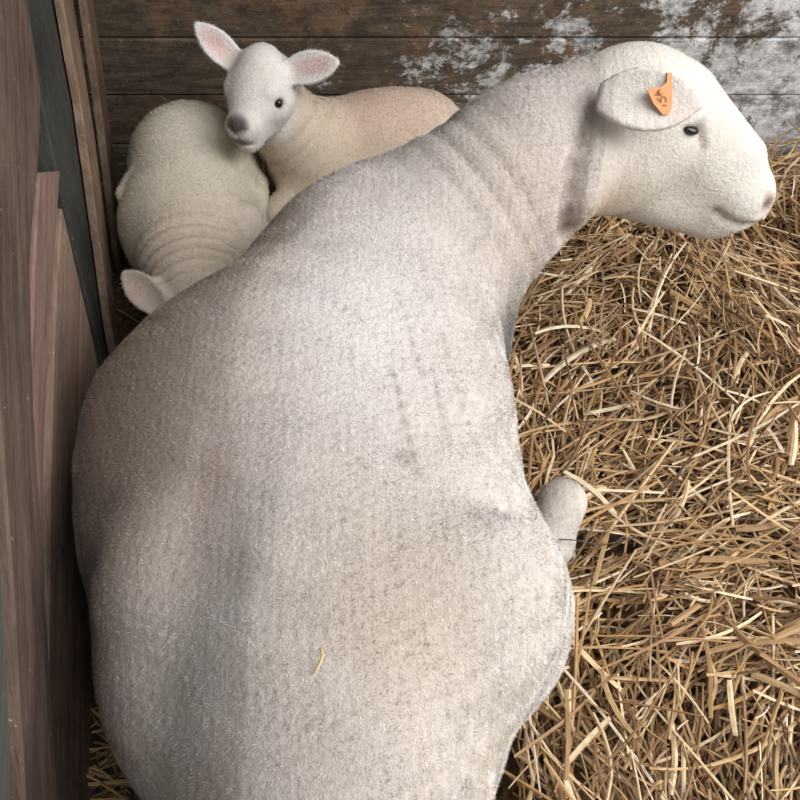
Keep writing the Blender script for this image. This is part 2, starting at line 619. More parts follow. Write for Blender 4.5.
def board(name, parent, poly, off, thick, mat, label=None, sub=7, wob=0.0015):
    """poly = two edges (list, list) running the same way; built as a bevelled slab"""
    A, B = poly
    def res(E, n):
        E = np.array(E, float)
        d = np.r_[0, np.cumsum(np.linalg.norm(np.diff(E, axis=0), axis=1))]
        t = np.linspace(0, d[-1], n)
        return np.stack([np.interp(t, d, E[:, 0]), np.interp(t, d, E[:, 1])], 1)
    n = 30
    a, b = res(A, n), res(B, n)
    e = 0.003
    rows = []
    for i in range(n):
        w = np.linalg.norm(b[i] - a[i]) + 1e-6
        k = min(0.3, e / w)
        j = wob * math.sin(i * 1.7 + off * 300)
        def P(t, o):
            q = a[i] * (1 - t) + b[i] * t
            return face_pt(q[0] + j, q[1], o)
        rows.append([P(0, off - thick), P(0, off - e), P(k, off), P(0.5, off + 0.0008), P(1 - k, off), P(1, off - e), P(1, off - thick)])
    m = len(rows[0])
    vs = [p for r in rows for p in r]
    fs = []
    for i in range(n - 1):
        for j in range(m):
            q = (i * m + j, (i + 1) * m + j, (i + 1) * m + (j + 1) % m, i * m + (j + 1) % m)
            fs.append(q)
    fs.append(tuple(range(m)))
    fs.append(tuple(range(n * m - 1, n * m - m - 1, -1)))
    o = mesh_obj(name, vs, fs, mat, parent, smooth=False)
    import bmesh
    bm = bmesh.new()
    bm.from_mesh(o.data)
    bmesh.ops.recalc_face_normals(bm, faces=bm.faces)
    bm.to_mesh(o.data)
    bm.free()
    if label:
        o['label'] = label
    return o

hurdle = thing('wooden_hurdle', (-0.48, 0.8, -0.05), 'dark brown wooden hurdle of overlapping worn boards along the left side', 'hurdle')
ZB = -0.10
board('post', hurdle, ([(1.34, 0.90), (1.15, 0.60), (1.08, 0.49), (1.047, 0.35), (1.023, 0.0), (1.02, ZB)],
                       [(1.62, 0.90), (1.42, 0.46), (1.35, 0.266), (1.15, -0.03), (1.14, ZB)]), -0.012, 0.03, M_POST_DARK, 'wide green-black post board')
board('batten', hurdle, ([(1.47, 0.90), (1.34, 0.541), (1.29, 0.361), (1.075, 0.014), (1.05, ZB)],
                         [(1.59, 0.90), (1.445, 0.475), (1.365, 0.262), (1.18, -0.005), (1.16, ZB)]), 0.006, 0.014, M_BATTEN, 'warm brown upright batten')
board('post', hurdle, ([(1.55, 0.90), (1.44, 0.46), (1.38, 0.20), (1.22, -0.06), (1.21, ZB)],
                       [(1.685, 0.90), (1.68, 0.40), (1.62, 0.1), (1.42, -0.05), (1.41, ZB)]), -0.03, 0.015, M_POST_DARK)
board('batten', hurdle, ([(1.62, 0.90), (1.58, 0.435), (1.49, 0.24), (1.33, 0.0), (1.32, ZB)],
                         [(1.69, 0.90), (1.675, 0.355), (1.58, 0.16), (1.41, -0.03), (1.40, ZB)]), 0.010, 0.014, M_BATTEN2, 'narrow dark brown batten')
# long boards running away from the viewer
board('board', hurdle, ([(0.98, 0.375), (0.75, 0.345), (0.55, 0.30), (0.35, 0.24), (0.05, 0.16), (-0.25, 0.08)],
                        [(0.90, ZB), (0.74, ZB), (0.5, ZB), (0.3, ZB), (0.0, ZB), (-0.25, ZB)]), -0.002, 0.026, M_BOARD, 'broad dark brown lower board')
board('board', hurdle, ([(0.99, 0.43), (0.755, 0.399), (0.579, 0.374), (0.46, 0.345)],
                        [(0.875, 0.505), (0.76, 0.485), (0.55, 0.43), (0.45, 0.375)]), 0.006, 0.028, M_RED, 'reddish sawn-off board end')
board('rail', hurdle, ([(1.16, 0.85), (1.018, 0.659), (0.957, 0.56), (0.836, 0.536), (0.702, 0.523), (0.544, 0.45), (0.454, 0.385), (0.20, 0.22), (0.0, 0.10), (-0.2, 0.0)],
                       [(0.95, 1.05), (0.839, 0.90), (0.75, 0.82), (0.628, 0.75), (0.467, 0.541), (0.322, 0.434), (0.179, 0.34), (0.0, 0.24), (-0.2, 0.14)]), 0.014, 0.03, M_RAIL, 'grey-brown top rail nearest the viewer')
board('board', hurdle, ([(0.60, 0.58), (0.50, 0.49), (0.34, 0.37), (0.18, 0.27), (-0.2, 0.10)],
                        [(0.40, 0.85), (0.25, 0.68), (0.15, 0.55), (0.0, 0.45), (-0.3, 0.30)]), 0.004, 0.024, M_GREEN, 'grey-green board at the near end')

# ------------------------------------------------------------------ ewe
ewe = thing('ewe', (-0.08, 0.55, 0.0), 'large shorn white ewe lying down with her head turned right and an orange ear tag', 'sheep')
E = Sculpt((-0.50, -0.08, -0.03), (0.64, 1.24, 0.66), 0.0045)

def ewe_trunk(E):
    sl, X, Y, Z = E.block(E.lo, E.lo + E.n * E.h)
    T = np.array([  # y, xl, xr, ztop, zwide
        (-0.06, -0.10, -0.02, 0.28, 0.20),
        (-0.01, -0.145, 0.025, 0.345, 0.20),
        (0.06, -0.18, 0.040, 0.40, 0.20),
        (0.16, -0.22, 0.072, 0.435, 0.21),
        (0.28, -0.275, 0.122, 0.455, 0.22),
        (0.37, -0.328, 0.155, 0.465, 0.23),
        (0.44, -0.372, 0.160, 0.465, 0.23),
        (0.52, -0.400, 0.160, 0.465, 0.23),
        (0.60, -0.420, 0.155, 0.47, 0.23),
        (0.68, -0.423, 0.155, 0.475, 0.24),
        (0.76, -0.385, 0.150, 0.465, 0.24),
        (0.82, -0.315, 0.150, 0.450, 0.24),
        (0.87, -0.270, 0.150, 0.450, 0.24),
        (0.92, -0.235, 0.150, 0.452, 0.25),
        (0.97, -0.200, 0.150, 0.453, 0.26),
        (1.03, -0.13, 0.12, 0.43, 0.26),
        (1.09, -0.06, 0.08, 0.35, 0.22)])
    yy = np.linspace(-0.06, 1.09, 231)
    from_t = [np.interp(yy, T[:, 0], T[:, i]) for i in range(1, 5)]
    ker = np.hanning(17); ker /= ker.sum()
    sm = [np.convolve(np.pad(c, 8, mode='edge'), ker, 'valid') for c in from_t]
    y = Y.ravel()
    xl, xr, zt, zw = [np.interp(y, yy, c)[None, :, None].astype(np.float32) for c in sm]
    cx, a = (xl + xr) / 2, (xr - xl) / 2
    up = zt - zw - 0.22 * np.clip(cx - X - 0.05, 0, 0.25) * np.clip((0.96 - Y) / 0.10, 0, 1)
    dn = zw + 0.015
    b = np.where(Z > zw, up, dn)
    q = (np.abs((X - cx) / a) ** 2.35 + np.abs((Z - zw) / b) ** np.where(Z > zw, 2.15, 3.0)) ** (1 / 2.25)
    d = (q - 1) * np.minimum(a, b)
    cap = np.maximum(-0.055 - Y, Y - 1.085)
    d = np.maximum(d, cap)
    E.blend(sl, d.astype(np.float32), 0.01)

ewe_trunk(E)
E.ball((-0.05, -0.01, 0.20), (0.13, 0.05, 0.15), 0.06)
# right haunch, stifle and thigh
E.ball((0.105, 0.43, 0.17), (0.105, 0.115, 0.165), 0.05)
E.ball((0.075, 0.38, 0.34), (0.09, 0.11, 0.10), 0.06)
# left hip and thigh
E.ball((-0.225, 0.36, 0.26), (0.09, 0.15, 0.14), 0.05)
E.ball((-0.240, 0.40, 0.368), (0.05, 0.07, 0.050), 0.05)
# hollow in front of the left hip, and behind the ribs on the right
E.limb((-0.185, 0.36, 0.484), (-0.165, 0.52, 0.520), 0.026, 0.030, 0.06, cut=True)
E.limb((0.185, 0.475, 0.33), (0.03, 0.42, 0.505), 0.010, 0.012, 0.05, cut=True)
# shoulders and brisket
E.ball((0.055, 0.95, 0.26), (0.125, 0.12, 0.18), 0.05)
E.ball((0.07, 0.92, 0.16), (0.10, 0.14, 0.15), 0.05)
# neck
E.chain([((0.05, 0.955, 0.32), 0.130), ((0.13, 0.995, 0.378), 0.110), ((0.20, 1.025, 0.43), 0.100), ((0.275, 1.05, 0.462), 0.092)], 0.06)
# head: its middle plane stands near y = 1.06
HA = frame((0.62, -0.06, -0.60), (0, 1, 0))       # along the face, sideways, and square to both
E.ball((0.345, 1.060, 0.487), (0.092, 0.076, 0.080), 0.03, HA)
E.limb((0.36, 1.055, 0.485), (0.515, 1.035, 0.362), 0.080, 0.047, 0.03, ((0, 1, 0), 0.80))
E.limb((0.40, 1.055, 0.485), (0.505, 1.04, 0.420), 0.062, 0.038, 0.025, ((0, 1, 0), 0.75))
E.limb((0.325, 1.045, 0.40), (0.475, 1.035, 0.320), 0.074, 0.036, 0.035, ((0, 1, 0), 0.80))
E.ball((0.524, 1.033, 0.354), (0.044, 0.040, 0.046), 0.04)
E.ball((0.495, 1.035, 0.312), (0.036, 0.030, 0.024), 0.02)
E.ball((0.325, 1.06, 0.535), (0.05, 0.05, 0.028), 0.03)
E.ball((0.34, 1.005, 0.44), (0.055, 0.025, 0.05), 0.03)      # cheek
# nostrils and mouth line
def groove(F, pts, d, r, k):
    g = [F.surface_point(p, d) for p in pts]
    for p, q in zip(g[:-1], g[1:]):
        F.limb(p, q, r, r, k, cut=True)
    return g
marks_e = []
for sy in (-1, 1):
    d = (0.12, sy, 0)
    marks_e += groove(E, [(0.474, 1.035, 0.356), (0.488, 1.035, 0.345), (0.505, 1.035, 0.337), (0.522, 1.035, 0.332), (0.545, 1.035, 0.328)], d, 0.0045, 0.010)
    d = (0.25, sy, 0.0)
    marks_e += groove(E, [(0.541, 1.035, 0.378), (0.546, 1.035, 0.368), (0.543, 1.035, 0.358), (0.538, 1.035, 0.352)], d, 0.0070, 0.010)
# throat crease between neck and cheek
gp = [E.surface_point(p, (0.0, -1, 0.15)) for p in ((0.256, 1.03, 0.525), (0.246, 1.02, 0.495), (0.238, 1.02, 0.462), (0.234, 1.015, 0.43), (0.238, 1.01, 0.385), (0.245, 1.01, 0.35))]
for (p, q, r) in zip(gp[:-1], gp[1:], (0.009, 0.012, 0.015, 0.017, 0.018)):
    E.limb(p, q, r, r + 0.002, 0.014, cut=True)
E.ball((0.315, 0.995, 0.415), (0.055, 0.022, 0.060), 0.02)
# ears
E.ear((0.262, 0.970, 0.555), (0.382, 0.948, 0.560), (0.20, -0.80, 0.62), 0.034, 0.0090, 8.0, 0.022)
E.ear((0.300, 1.11, 0.500), (0.38, 1.17, 0.42), (0.2, 0.75, -0.5), 0.036, 0.008, 5.0, 0.022)
E.limb((0.045, 1.045, 0.475), (0.150, 0.975, 0.40), 0.006, 0.010, 0.03, cut=True)
# folds at the base of the neck
E.ripple((0.105, 0.985, 0.41), (0.80, 0.45, 0.40), 0.13, 0.034, 0.0030, 0.6, 0.070)
# legs folded beneath her
E.chain([((0.10, 0.90, 0.12), 0.06), ((0.12, 1.03, 0.04), 0.034), ((0.07, 0.92, 0.028), 0.024)], 0.03)
E.chain([((-0.15, 0.95, 0.12), 0.06), ((-0.10, 1.06, 0.05), 0.034), ((-0.12, 0.92, 0.028), 0.024)], 0.03)
E.chain([((0.10, 0.42, 0.10), 0.07), ((0.07, 0.32, 0.045), 0.040), ((0.14, 0.48, 0.03), 0.026), ((0.225, 0.61, 0.03), 0.031), ((0.256, 0.685, 0.034), 0.038)], 0.025)
# docked tail
E.limb((-0.05, -0.03, 0.30), (-0.05, -0.062, 0.22), 0.03, 0.018, 0.03)

eye_e = E.surface_point((0.402, 1.05, 0.487), (0.0, -1, 0.10))
E.ball(eye_e + np.array([0, -0.001, 0]), (0.017, 0.008, 0.0065), 0.007, frame((0.75, 0, -0.25), (0, 1, 0)), cut=True)
tear = groove(E, [(0.413, 1.05, 0.490), (0.421, 1.05, 0.475), (0.427, 1.05, 0.461)], (0, -1, 0.1), 0.004, 0.008)

V, Q = E.mesh()
base = np.array([0.72, 0.65, 0.615])
c = np.tile(base, (len(V), 1))
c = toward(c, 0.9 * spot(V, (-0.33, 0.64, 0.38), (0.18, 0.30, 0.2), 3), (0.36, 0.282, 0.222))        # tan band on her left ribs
c = toward(c, 0.75 * spot(V, (-0.20, 0.86, 0.42), (0.09, 0.18, 0.14)), (0.40, 0.31, 0.25))
c = toward(c, 0.8 * spot(V, (-0.05, 0.70, 0.47), (0.10, 0.18, 0.12)), (0.93, 0.88, 0.87))        # whiter saddle
c = toward(c, 0.55 * spot(V, (-0.16, 0.26, 0.42), (0.10, 0.13, 0.14)), (0.42, 0.42, 0.405))
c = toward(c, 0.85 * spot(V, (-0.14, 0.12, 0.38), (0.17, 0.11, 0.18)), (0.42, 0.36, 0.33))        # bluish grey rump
c = toward(c, 0.6 * spot(V, (0.00, 0.31, 0.46), (0.09, 0.09, 0.12)), (0.50, 0.395, 0.30))         # cream pelvis
c = toward(c, 0.7 * spot(V, (-0.24, 0.40, 0.40), (0.07, 0.09, 0.08)), (0.40, 0.32, 0.265))
c = toward(c, 0.9 * spot(V, (-0.36, 0.30, 0.27), (0.085, 0.22, 0.15), 3), (0.13, 0.10, 0.085))  # lower left edge: shade beside the hurdle put into the tint
c = toward(c, 0.6 * spot(V, (-0.185, 0.44, 0.46), (0.022, 0.09, 0.05)), (0.34, 0.25, 0.235))  # shading of the hollow before the hip, painted darker and pinkish
c = toward(c, 0.8 * spot(V, (0.13, 0.42, 0.30), (0.12, 0.14, 0.12)), (0.84, 0.79, 0.74))          # paler right thigh
c = toward(c, 0.6 * spot(V, (0.09, 0.26, 0.32), (0.12, 0.14, 0.16)), (0.74, 0.67, 0.58))
c = toward(c, 0.85 * spot(V, (-0.31, 0.26, 0.24), (0.09, 0.2, 0.16)), (0.20, 0.165, 0.15))            # dirty left flank, with shade from the hurdle painted in
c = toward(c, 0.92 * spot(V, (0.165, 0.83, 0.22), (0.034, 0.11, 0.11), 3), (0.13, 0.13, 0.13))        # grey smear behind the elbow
c = toward(c, 0.7 * spot(V, (0.15, 0.95, 0.37), (0.06, 0.08, 0.12)), (0.66, 0.53, 0.39))         # cream neck folds
c = toward(c, 0.8 * spot(V, (0.06, 1.05, 0.50), (0.045, 0.03, 0.04)), (0.20, 0.19, 0.19))         # grey patch on the withers
def seam(a, b, w, k):
    """a short scratch left by the shears"""
    global c
    a, b = np.array(a), np.array(b)
    ab = b - a
    t = np.clip(((V[:, :2] - a) @ ab) / ab.dot(ab), 0, 1)[:, None]
    d = np.linalg.norm(V[:, :2] - a - t * ab, axis=1)
    m = (np.exp(-(d / w) ** 2) * (V[:, 2] > 0.2) * k * (0.6 + 0.4 * np.sin(t[:, 0] * 40)))[:, None]
    c = toward(c, np.clip(m, 0, 1), (0.34, 0.30, 0.27))
seam((-0.009, 0.585), (0.018, 0.452), 0.0038, 0.75)
seam((-0.005, 0.712), (0.024, 0.590), 0.0035, 0.5)
seam((0.036, 0.600), (0.050, 0.506), 0.0035, 0.5)
seam((0.050, 0.660), (0.080, 0.520), 0.0035, 0.5)
seam((0.000, 0.472), (0.004, 0.468), 0.008, 0.8)
head = 1 / (1 + np.exp(-(V[:, :1] - 0.27) / 0.012))
c = toward(c, head, (0.79, 0.755, 0.695))
c = toward(c, 0.7 * spot(V, (0.285, 1.0, 0.40), (0.055, 0.09, 0.065)), (0.62, 0.45, 0.32))         # buff throat, its shadow painted in
c = toward(c, 0.5 * spot(V, (0.36, 0.98, 0.39), (0.06, 0.06, 0.05)), (0.58, 0.51, 0.38))  # shading toward the jaw, put into the tint
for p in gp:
    c = toward(c, 0.8 * spot(V, p, (0.010, 0.03, 0.016)), (0.22, 0.16, 0.125))  # shadow in the throat crease painted onto the coat
for p in marks_e:
    c = toward(c, 0.8 * spot(V, p, 0.007), (0.22, 0.14, 0.12))
c = toward(c, 0.6 * spot(V, (0.562, 1.033, 0.36), (0.018, 0.04, 0.024)), (0.60, 0.42, 0.39))
c = toward(c, 0.85 * spot(V, (0.556, 1.008, 0.366), (0.009, 0.016, 0.011), 3), (0.16, 0.09, 0.08))      # pinkish nose
c = toward(c, 0.5 * spot(V, (0.36, 0.945, 0.545), (0.05, 0.03, 0.02)), (0.86, 0.68, 0.65))        # pinkish ear
c = toward(c, 0.8 * spot(V, eye_e, (0.018, 0.02, 0.010)), (0.12, 0.09, 0.08))
for p in tear:
    c = toward(c, 0.7 * spot(V, p, (0.006, 0.02, 0.010)), (0.28, 0.21, 0.17))

c = toward(c, 0.5 * spot(V, (0.245, 0.66, 0.03), (0.05, 0.06, 0.05)), (0.62, 0.55, 0.44))
c = toward(c, 0.75 * spot(V, (0.275, 0.722, 0.045), (0.03, 0.022, 0.03)), (0.30, 0.21, 0.12))
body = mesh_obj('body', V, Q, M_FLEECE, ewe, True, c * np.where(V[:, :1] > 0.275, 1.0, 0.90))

def ewe_short(P):
    s_ = np.where(P[:, 0] > 0.275, 0.5, 1.0)
    s_ = np.where((P[:, 0] > 0.44) & (P[:, 2] < 0.42), 0.3, s_)
    s_ = np.where(np.linalg.norm(P - eye_e, axis=1) < 0.020, 0.0, s_)
    for p in marks_e + tear:
        s_ = np.where(np.linalg.norm(P - p, axis=1) < 0.008, 0.0, s_)
    return s_
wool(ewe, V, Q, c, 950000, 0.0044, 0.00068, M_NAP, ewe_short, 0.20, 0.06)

v, f = uv_ball(eye_e + np.array([0.0, 0.007, 0]), (0.0130, 0.0095, 0.0058), frame((0.75, 0, -0.25), (0, 1, 0)))
mesh_obj('eye', v, f, M_EYE, ewe)
eye_f = E.surface_point((0.405, 1.05, 0.495), (0.10, 1, 0.10))
v, f = uv_ball(eye_f - np.array([0.0, 0.006, 0]), (0.0130, 0.0095, 0.0058), frame((0.75, 0, -0.25), (0, 1, 0)))
mesh_obj('eye', v, f, M_EYE, ewe)

# orange ear tag: an arrow-shaped plate on the inside of the ear with a round stud
def slab(outline, origin, ux, uy, thick):
    ux, uy = np.array(ux, float), np.array(uy, float)
    n = nrm(np.cross(ux, uy))
    n_ = len(outline)
    vs = [np.array(origin) + ux * a + uy * b + n * t for t in (0, thick) for a, b in outline]
    fs = [tuple(range(n_ - 1, -1, -1)), tuple(range(n_, 2 * n_))]
    fs += [(i, (i + 1) % n_, n_ + (i + 1) % n_, n_ + i) for i in range(n_)]
    return vs, fs

ear_n = nrm((0.10, -0.80, 0.58))
tag_at = E.surface_point((0.330, 0.957, 0.562), ear_n)
tx = nrm(np.cross((0, 0, 1), ear_n)); tx = tx if tx[0] > 0 else -tx
ty = nrm(np.cross(ear_n, tx)); ty = ty if ty[2] > 0 else -ty
tx, ty = nrm(tx * 0.95 + ty * 0.28), nrm(ty * 0.95 - tx * 0.28)
TS = 1.15
outl = [(-0.013, 0.012), (-0.011, -0.002), (-0.004, -0.018), (0.002, -0.0205), (0.007, -0.016), (0.0125, -0.002), (0.015, 0.010), (0.018, 0.020), (0.013, 0.022), (0.010, 0.013), (0.002, 0.010), (-0.006, 0.0125)]
outl = [(a * TS, b * TS) for a, b in outl]
if np.dot(np.cross(tx, ty), ear_n) < 0:
    tx = -tx
    outl = [(-a, b) for a, b in outl][::-1]
tv, tf = slab(outl, tag_at + ear_n * 0.003, tx, ty, 0.0025)
tg = mesh_obj('ear_tag', tv, tf, M_TAG, ewe, False)
tg['label'] = 'orange plastic ear tag'
v, f = uv_ball(tag_at + ear_n * 0.006 + ty * 0.006, (0.0042, 0.0042, 0.0025), frame(tx, ty))
mesh_obj('stud', v, f, M_TAG, tg)
marks = []
mv, mf = [], []
for (a0, b0, a1, b1) in ((-0.006, 0.001, -0.003, -0.006), (-0.003, -0.006, 0.000, 0.001), (0.002, 0.0, 0.005, -0.004), (0.005, -0.004, 0.003, -0.008), (-0.002, -0.010, 0.003, -0.012), (-0.008, 0.006, -0.004, 0.004)):
    d = nrm((a1 - a0, b1 - b0, 0))[:2]
    w = np.array([-d[1], d[0]]) * 0.0011
    q = [(a0 + w[0], b0 + w[1]), (a0 - w[0], b0 - w[1]), (a1 - w[0], b1 - w[1]), (a1 + w[0], b1 + w[1])]
    sv, sf = slab(q, tag_at + ear_n * 0.0055, tx, ty, 0.0004)
    o = len(mv)
    mv += list(sv)
    mf += [tuple(i + o for i in t) for t in sf]
mesh_obj('print', mv, mf, M_TAGMARK, tg, False)
SCRAP = [E.surface_point(p, (0, 0, 1)) + np.array([0, 0, 0.0065]) for p in ((-0.066, 0.268, 0.35), (-0.063, 0.262, 0.35), (-0.066, 0.256, 0.35), (-0.070, 0.248, 0.35))]
del E

# ------------------------------------------------------------------ lamb curled up against the hurdle
lamb_a = thing('lamb', (-0.40, 1.25, 0.0), 'cream lamb curled beside the left boards, wrinkled neck, face hidden behind the ewe', 'lamb', 'lambs behind the ewe')
L = Sculpt((-0.60, 0.86, -0.03), (-0.20, 1.64, 0.34), 0.0032)
L.ball((-0.425, 1.43, 0.140), (0.130, 0.120, 0.135), 0.05)
L.ball((-0.415, 1.30, 0.125), (0.128, 0.15, 0.125), 0.05)
L.ball((-0.385, 1.20, 0.115), (0.102, 0.10, 0.105), 0.05)
L.ball((-0.465, 1.29, 0.10), (0.075, 0.12, 0.095), 0.04)
L.ball((-0.295, 1.235, 0.125), (0.042, 0.050, 0.065), 0.012)        # elbow
L.ball((-0.325, 1.36, 0.08), (0.05, 0.10, 0.08), 0.03)
L.chain([((-0.30, 1.24, 0.10), 0.032), ((-0.275, 1.33, 0.05), 0.022), ((-0.28, 1.25, 0.03), 0.018)], 0.02)
L.chain([((-0.30, 1.42, 0.11), 0.024), ((-0.295, 1.36, 0.115), 0.022), ((-0.30, 1.31, 0.09), 0.02)], 0.015)
L.chain([((-0.380, 1.15, 0.125), 0.086), ((-0.358, 1.07, 0.130), 0.062), ((-0.345, 1.00, 0.11), 0.056)], 0.04)
# tail stub on its left hip
L.limb((-0.505, 1.33, 0.195), (-0.528, 1.285, 0.180), 0.018, 0.016, 0.010)
L.limb((-0.545, 1.305, 0.165), (-0.515, 1.262, 0.180), 0.008, 0.006, 0.008, cut=True)
L.ripple((-0.365, 1.10, 0.18), (0.20, -1, -0.15), 0.12, 0.026, 0.0100, 0.3, 0.065)
# head lying low
LH = frame((0.10, -0.85, -0.50), (1, 0, 0))
L.ball((-0.350, 0.975, 0.105), (0.075, 0.060, 0.058), 0.03, LH)
L.limb((-0.345, 0.955, 0.085), (-0.34, 0.92, 0.050), 0.043, 0.028, 0.03)
L.ear((-0.400, 0.995, 0.150), (-0.487, 1.080, 0.160), (-0.45, -0.25, 0.80), 0.024, 0.0065, 12.0, 0.02)
L.ear((-0.305, 0.985, 0.130), (-0.245, 1.00, 0.09), (0.3, 0.0, 0.9), 0.028, 0.006, 8.0, 0.014)
eye_l = L.surface_point((-0.345, 0.96, 0.10), (-1, -0.3, 0.15))
L.ball(eye_l, (0.011, 0.006, 0.007), 0.006, cut=True)
V, Q = L.mesh()
c = np.tile(np.array([0.72, 0.66, 0.54]), (len(V), 1))
c = toward(c, 0.6 * spot(V, (-0.385, 1.12, 0.2), (0.12, 0.10, 0.12)), (0.74, 0.58, 0.47))
c = toward(c, 0.6 * spot(V, (-0.42, 1.36, 0.27), (0.10, 0.10, 0.08)), (0.80, 0.75, 0.64))
c = toward(c, 0.5 * spot(V, (-0.29, 1.24, 0.16), (0.06, 0.07, 0.08)), (0.80, 0.68, 0.60))
c = toward(c, 0.7 * spot(V, (-0.53, 1.285, 0.168), (0.016, 0.025, 0.010)), (0.16, 0.13, 0.11))
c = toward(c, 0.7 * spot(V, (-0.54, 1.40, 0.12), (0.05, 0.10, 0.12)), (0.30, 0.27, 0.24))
hd = 1 / (1 + np.exp((V[:, 1:2] - 1.015) / 0.010))
c = toward(c, hd, (0.72, 0.62, 0.56))
c = toward(c, 0.6 * spot(V, (-0.462, 1.04, 0.15), (0.022, 0.04, 0.03)), (0.72, 0.50, 0.47))
mesh_obj('body', V, Q, M_LAMB, lamb_a, True, c)
wool(lamb_a, V, Q, c, 90000, 0.0055, 0.0010, M_NAP)
v, f = uv_ball(eye_l + np.array([0.005, 0.002, 0]), (0.0085, 0.0085, 0.0085))
mesh_obj('eye', v, f, M_EYE, lamb_a)
del L

# ------------------------------------------------------------------ lamb looking at the viewer
lamb_b = thing('lamb', (-0.10, 1.50, 0.0), 'white-faced lamb looking at the viewer, ears out, chin resting on another lamb', 'lamb', 'lambs behind the ewe')
L = Sculpt((-0.44, 1.20, -0.03), (0.20, 1.68, 0.48), 0.003)
L.ball((0.00, 1.54, 0.118), (0.135, 0.125, 0.120), 0.05)
L.ball((-0.09, 1.53, 0.11), (0.15, 0.125, 0.115), 0.05)
L.ball((0.065, 1.53, 0.115), (0.085, 0.12, 0.105), 0.05)
L.ball((-0.178, 1.49, 0.125), (0.092, 0.11, 0.12), 0.04)
L.ball((-0.05, 1.42, 0.07), (0.13, 0.09, 0.08), 0.04)
L.chain([((-0.195, 1.48, 0.15), 0.085), ((-0.235, 1.46, 0.23), 0.064), ((-0.252, 1.445, 0.31), 0.055)], 0.04)
L.chain([((-0.19, 1.42, 0.09), 0.050), ((-0.245, 1.36, 0.075), 0.034), ((-0.17, 1.34, 0.03), 0.022)], 0.03)
HF = nrm((-0.34, -0.93, -0.02))
HS = np.array([0.97, -0.36, 0.12]); HS = nrm(HS - HF * HS.dot(HF))
HU = np.cross(HS, HF); HU = HU if HU[2] > 0 else -HU
HC = np.array([-0.257, 1.412, 0.328])
def hp(f, s, u):
    return HC + HF * f + HS * s + HU * u
LH = np.array([HF, HS, HU])
L.ball(hp(0, 0, 0.004), (0.072, 0.060, 0.058), 0.03, LH)
L.limb(hp(0.025, 0, -0.008), hp(0.080, 0, -0.024), 0.050, 0.034, 0.03, (HU, 0.9))
L.ball(hp(0.098, 0, -0.026), (0.022, 0.029, 0.025), 0.015, LH)
L.limb(hp(0.03, 0, -0.045), hp(0.090, 0, -0.056), 0.036, 0.022, 0.02)
L.ball(hp(-0.015, 0, 0.052), (0.030, 0.026, 0.018), 0.025, LH)       # tuft of wool on the poll
for sd in (-1, 1):
    L.ball(hp(0.030, sd * 0.040, 0.018), (0.024, 0.014, 0.014), 0.015, LH)   # brow
    L.ball(hp(0.020, sd * 0.040, -0.020), (0.030, 0.018, 0.026), 0.02, LH)   # cheek
    L.limb(hp(0.121, sd * 0.007, -0.022), hp(0.114, sd * 0.015, -0.018), 0.003, 0.0022, 0.004, cut=True)
    L.limb(hp(0.119, 0, -0.050), hp(0.104, sd * 0.020, -0.053), 0.0022, 0.0015, 0.005, cut=True)
    L.limb(hp(0.119, 0, -0.050), hp(0.121, 0, -0.028), 0.0015, 0.0015, 0.004, cut=True)
    L.ripple
EL0, ER0 = hp(-0.012, -0.046, 0.030), hp(-0.012, 0.046, 0.024)
L.ear(EL0, EL0 + np.array([-0.070, 0.010, 0.076]), nrm((0.05, -0.75, 0.60)), 0.023, 0.0058, 9.0, 0.016)
L.ear(ER0, ER0 + np.array([0.100, -0.012, 0.028]), nrm((-0.10, -0.75, 0.62)), 0.026, 0.0058, 9.0, 0.016)
eyes = []
for sd in (-1, 1):
    ep = L.surface_point(hp(0.028, sd * 0.02, -0.004), HS * sd + HF * 0.45)
    eyes.append(ep)
    L.ball(ep, (0.0095, 0.0095, 0.0065), 0.006, LH, cut=True)
L.ripple((-0.185, 1.45, 0.21), (0.55, 0.0, -0.8), 0.08, 0.028, 0.0022, 0.2, 0.05)
V, Q = L.mesh()
c = np.tile(np.array([0.70, 0.59, 0.47]), (len(V), 1))
c = toward(c, 0.6 * spot(V, (-0.02, 1.50, 0.24), (0.13, 0.09, 0.09)), (0.80, 0.55, 0.46))
c = toward(c, 0.5 * spot(V, (-0.20, 1.45, 0.20), (0.07, 0.09, 0.10)), (0.70, 0.64, 0.50))
rel = V - HC
fw, sw, uw = rel @ HF, rel @ HS, rel @ HU
dh = np.linalg.norm(V - hp(0.045, 0, -0.01), axis=1)
hd = (1 / (1 + np.exp((dh - 0.092) / 0.005)))[:, None]
eary = ((np.abs(sw) > 0.052) & (V[:, 2] > 0.325)) | (V[:, 2] > 0.35)
hd = np.maximum(hd, eary[:, None])
c = toward(c, hd, (0.84, 0.80, 0.77))
c = toward(c, 0.35 * spot(V, hp(0.03, 0, 0.05), 0.03), (0.62, 0.52, 0.44))
c = toward(c, 0.95 * spot(V, hp(0.122, 0, -0.008), (0.027, 0.027, 0.019), 6), (0.035, 0.022, 0.026))
c = toward(c, 0.85 * spot(V, hp(0.118, 0, -0.044), (0.024, 0.024, 0.010), 4), (0.10, 0.07, 0.07))
c = toward(c, 0.5 * spot(V, hp(0.105, 0, 0.006), (0.014, 0.014, 0.012)), (0.33, 0.28, 0.26))
for r0, dv in ((EL0, (-0.070, 0.010, 0.076)), (ER0, (0.100, -0.012, 0.028))):
    dv = np.array(dv)
    P2 = V - r0
    t = (P2 @ dv) / dv.dot(dv)
    side = nrm(np.cross(dv, (0, -0.75, 0.6)))
    dist = np.abs(P2 @ side)
    w = np.exp(-(dist / 0.015) ** 4) * np.exp(-((t - 0.55) / 0.34) ** 4) * (np.linalg.norm(P2, axis=1) > 0.02)
    c = toward(c, 0.65 * w[:, None], (0.74, 0.44, 0.42))
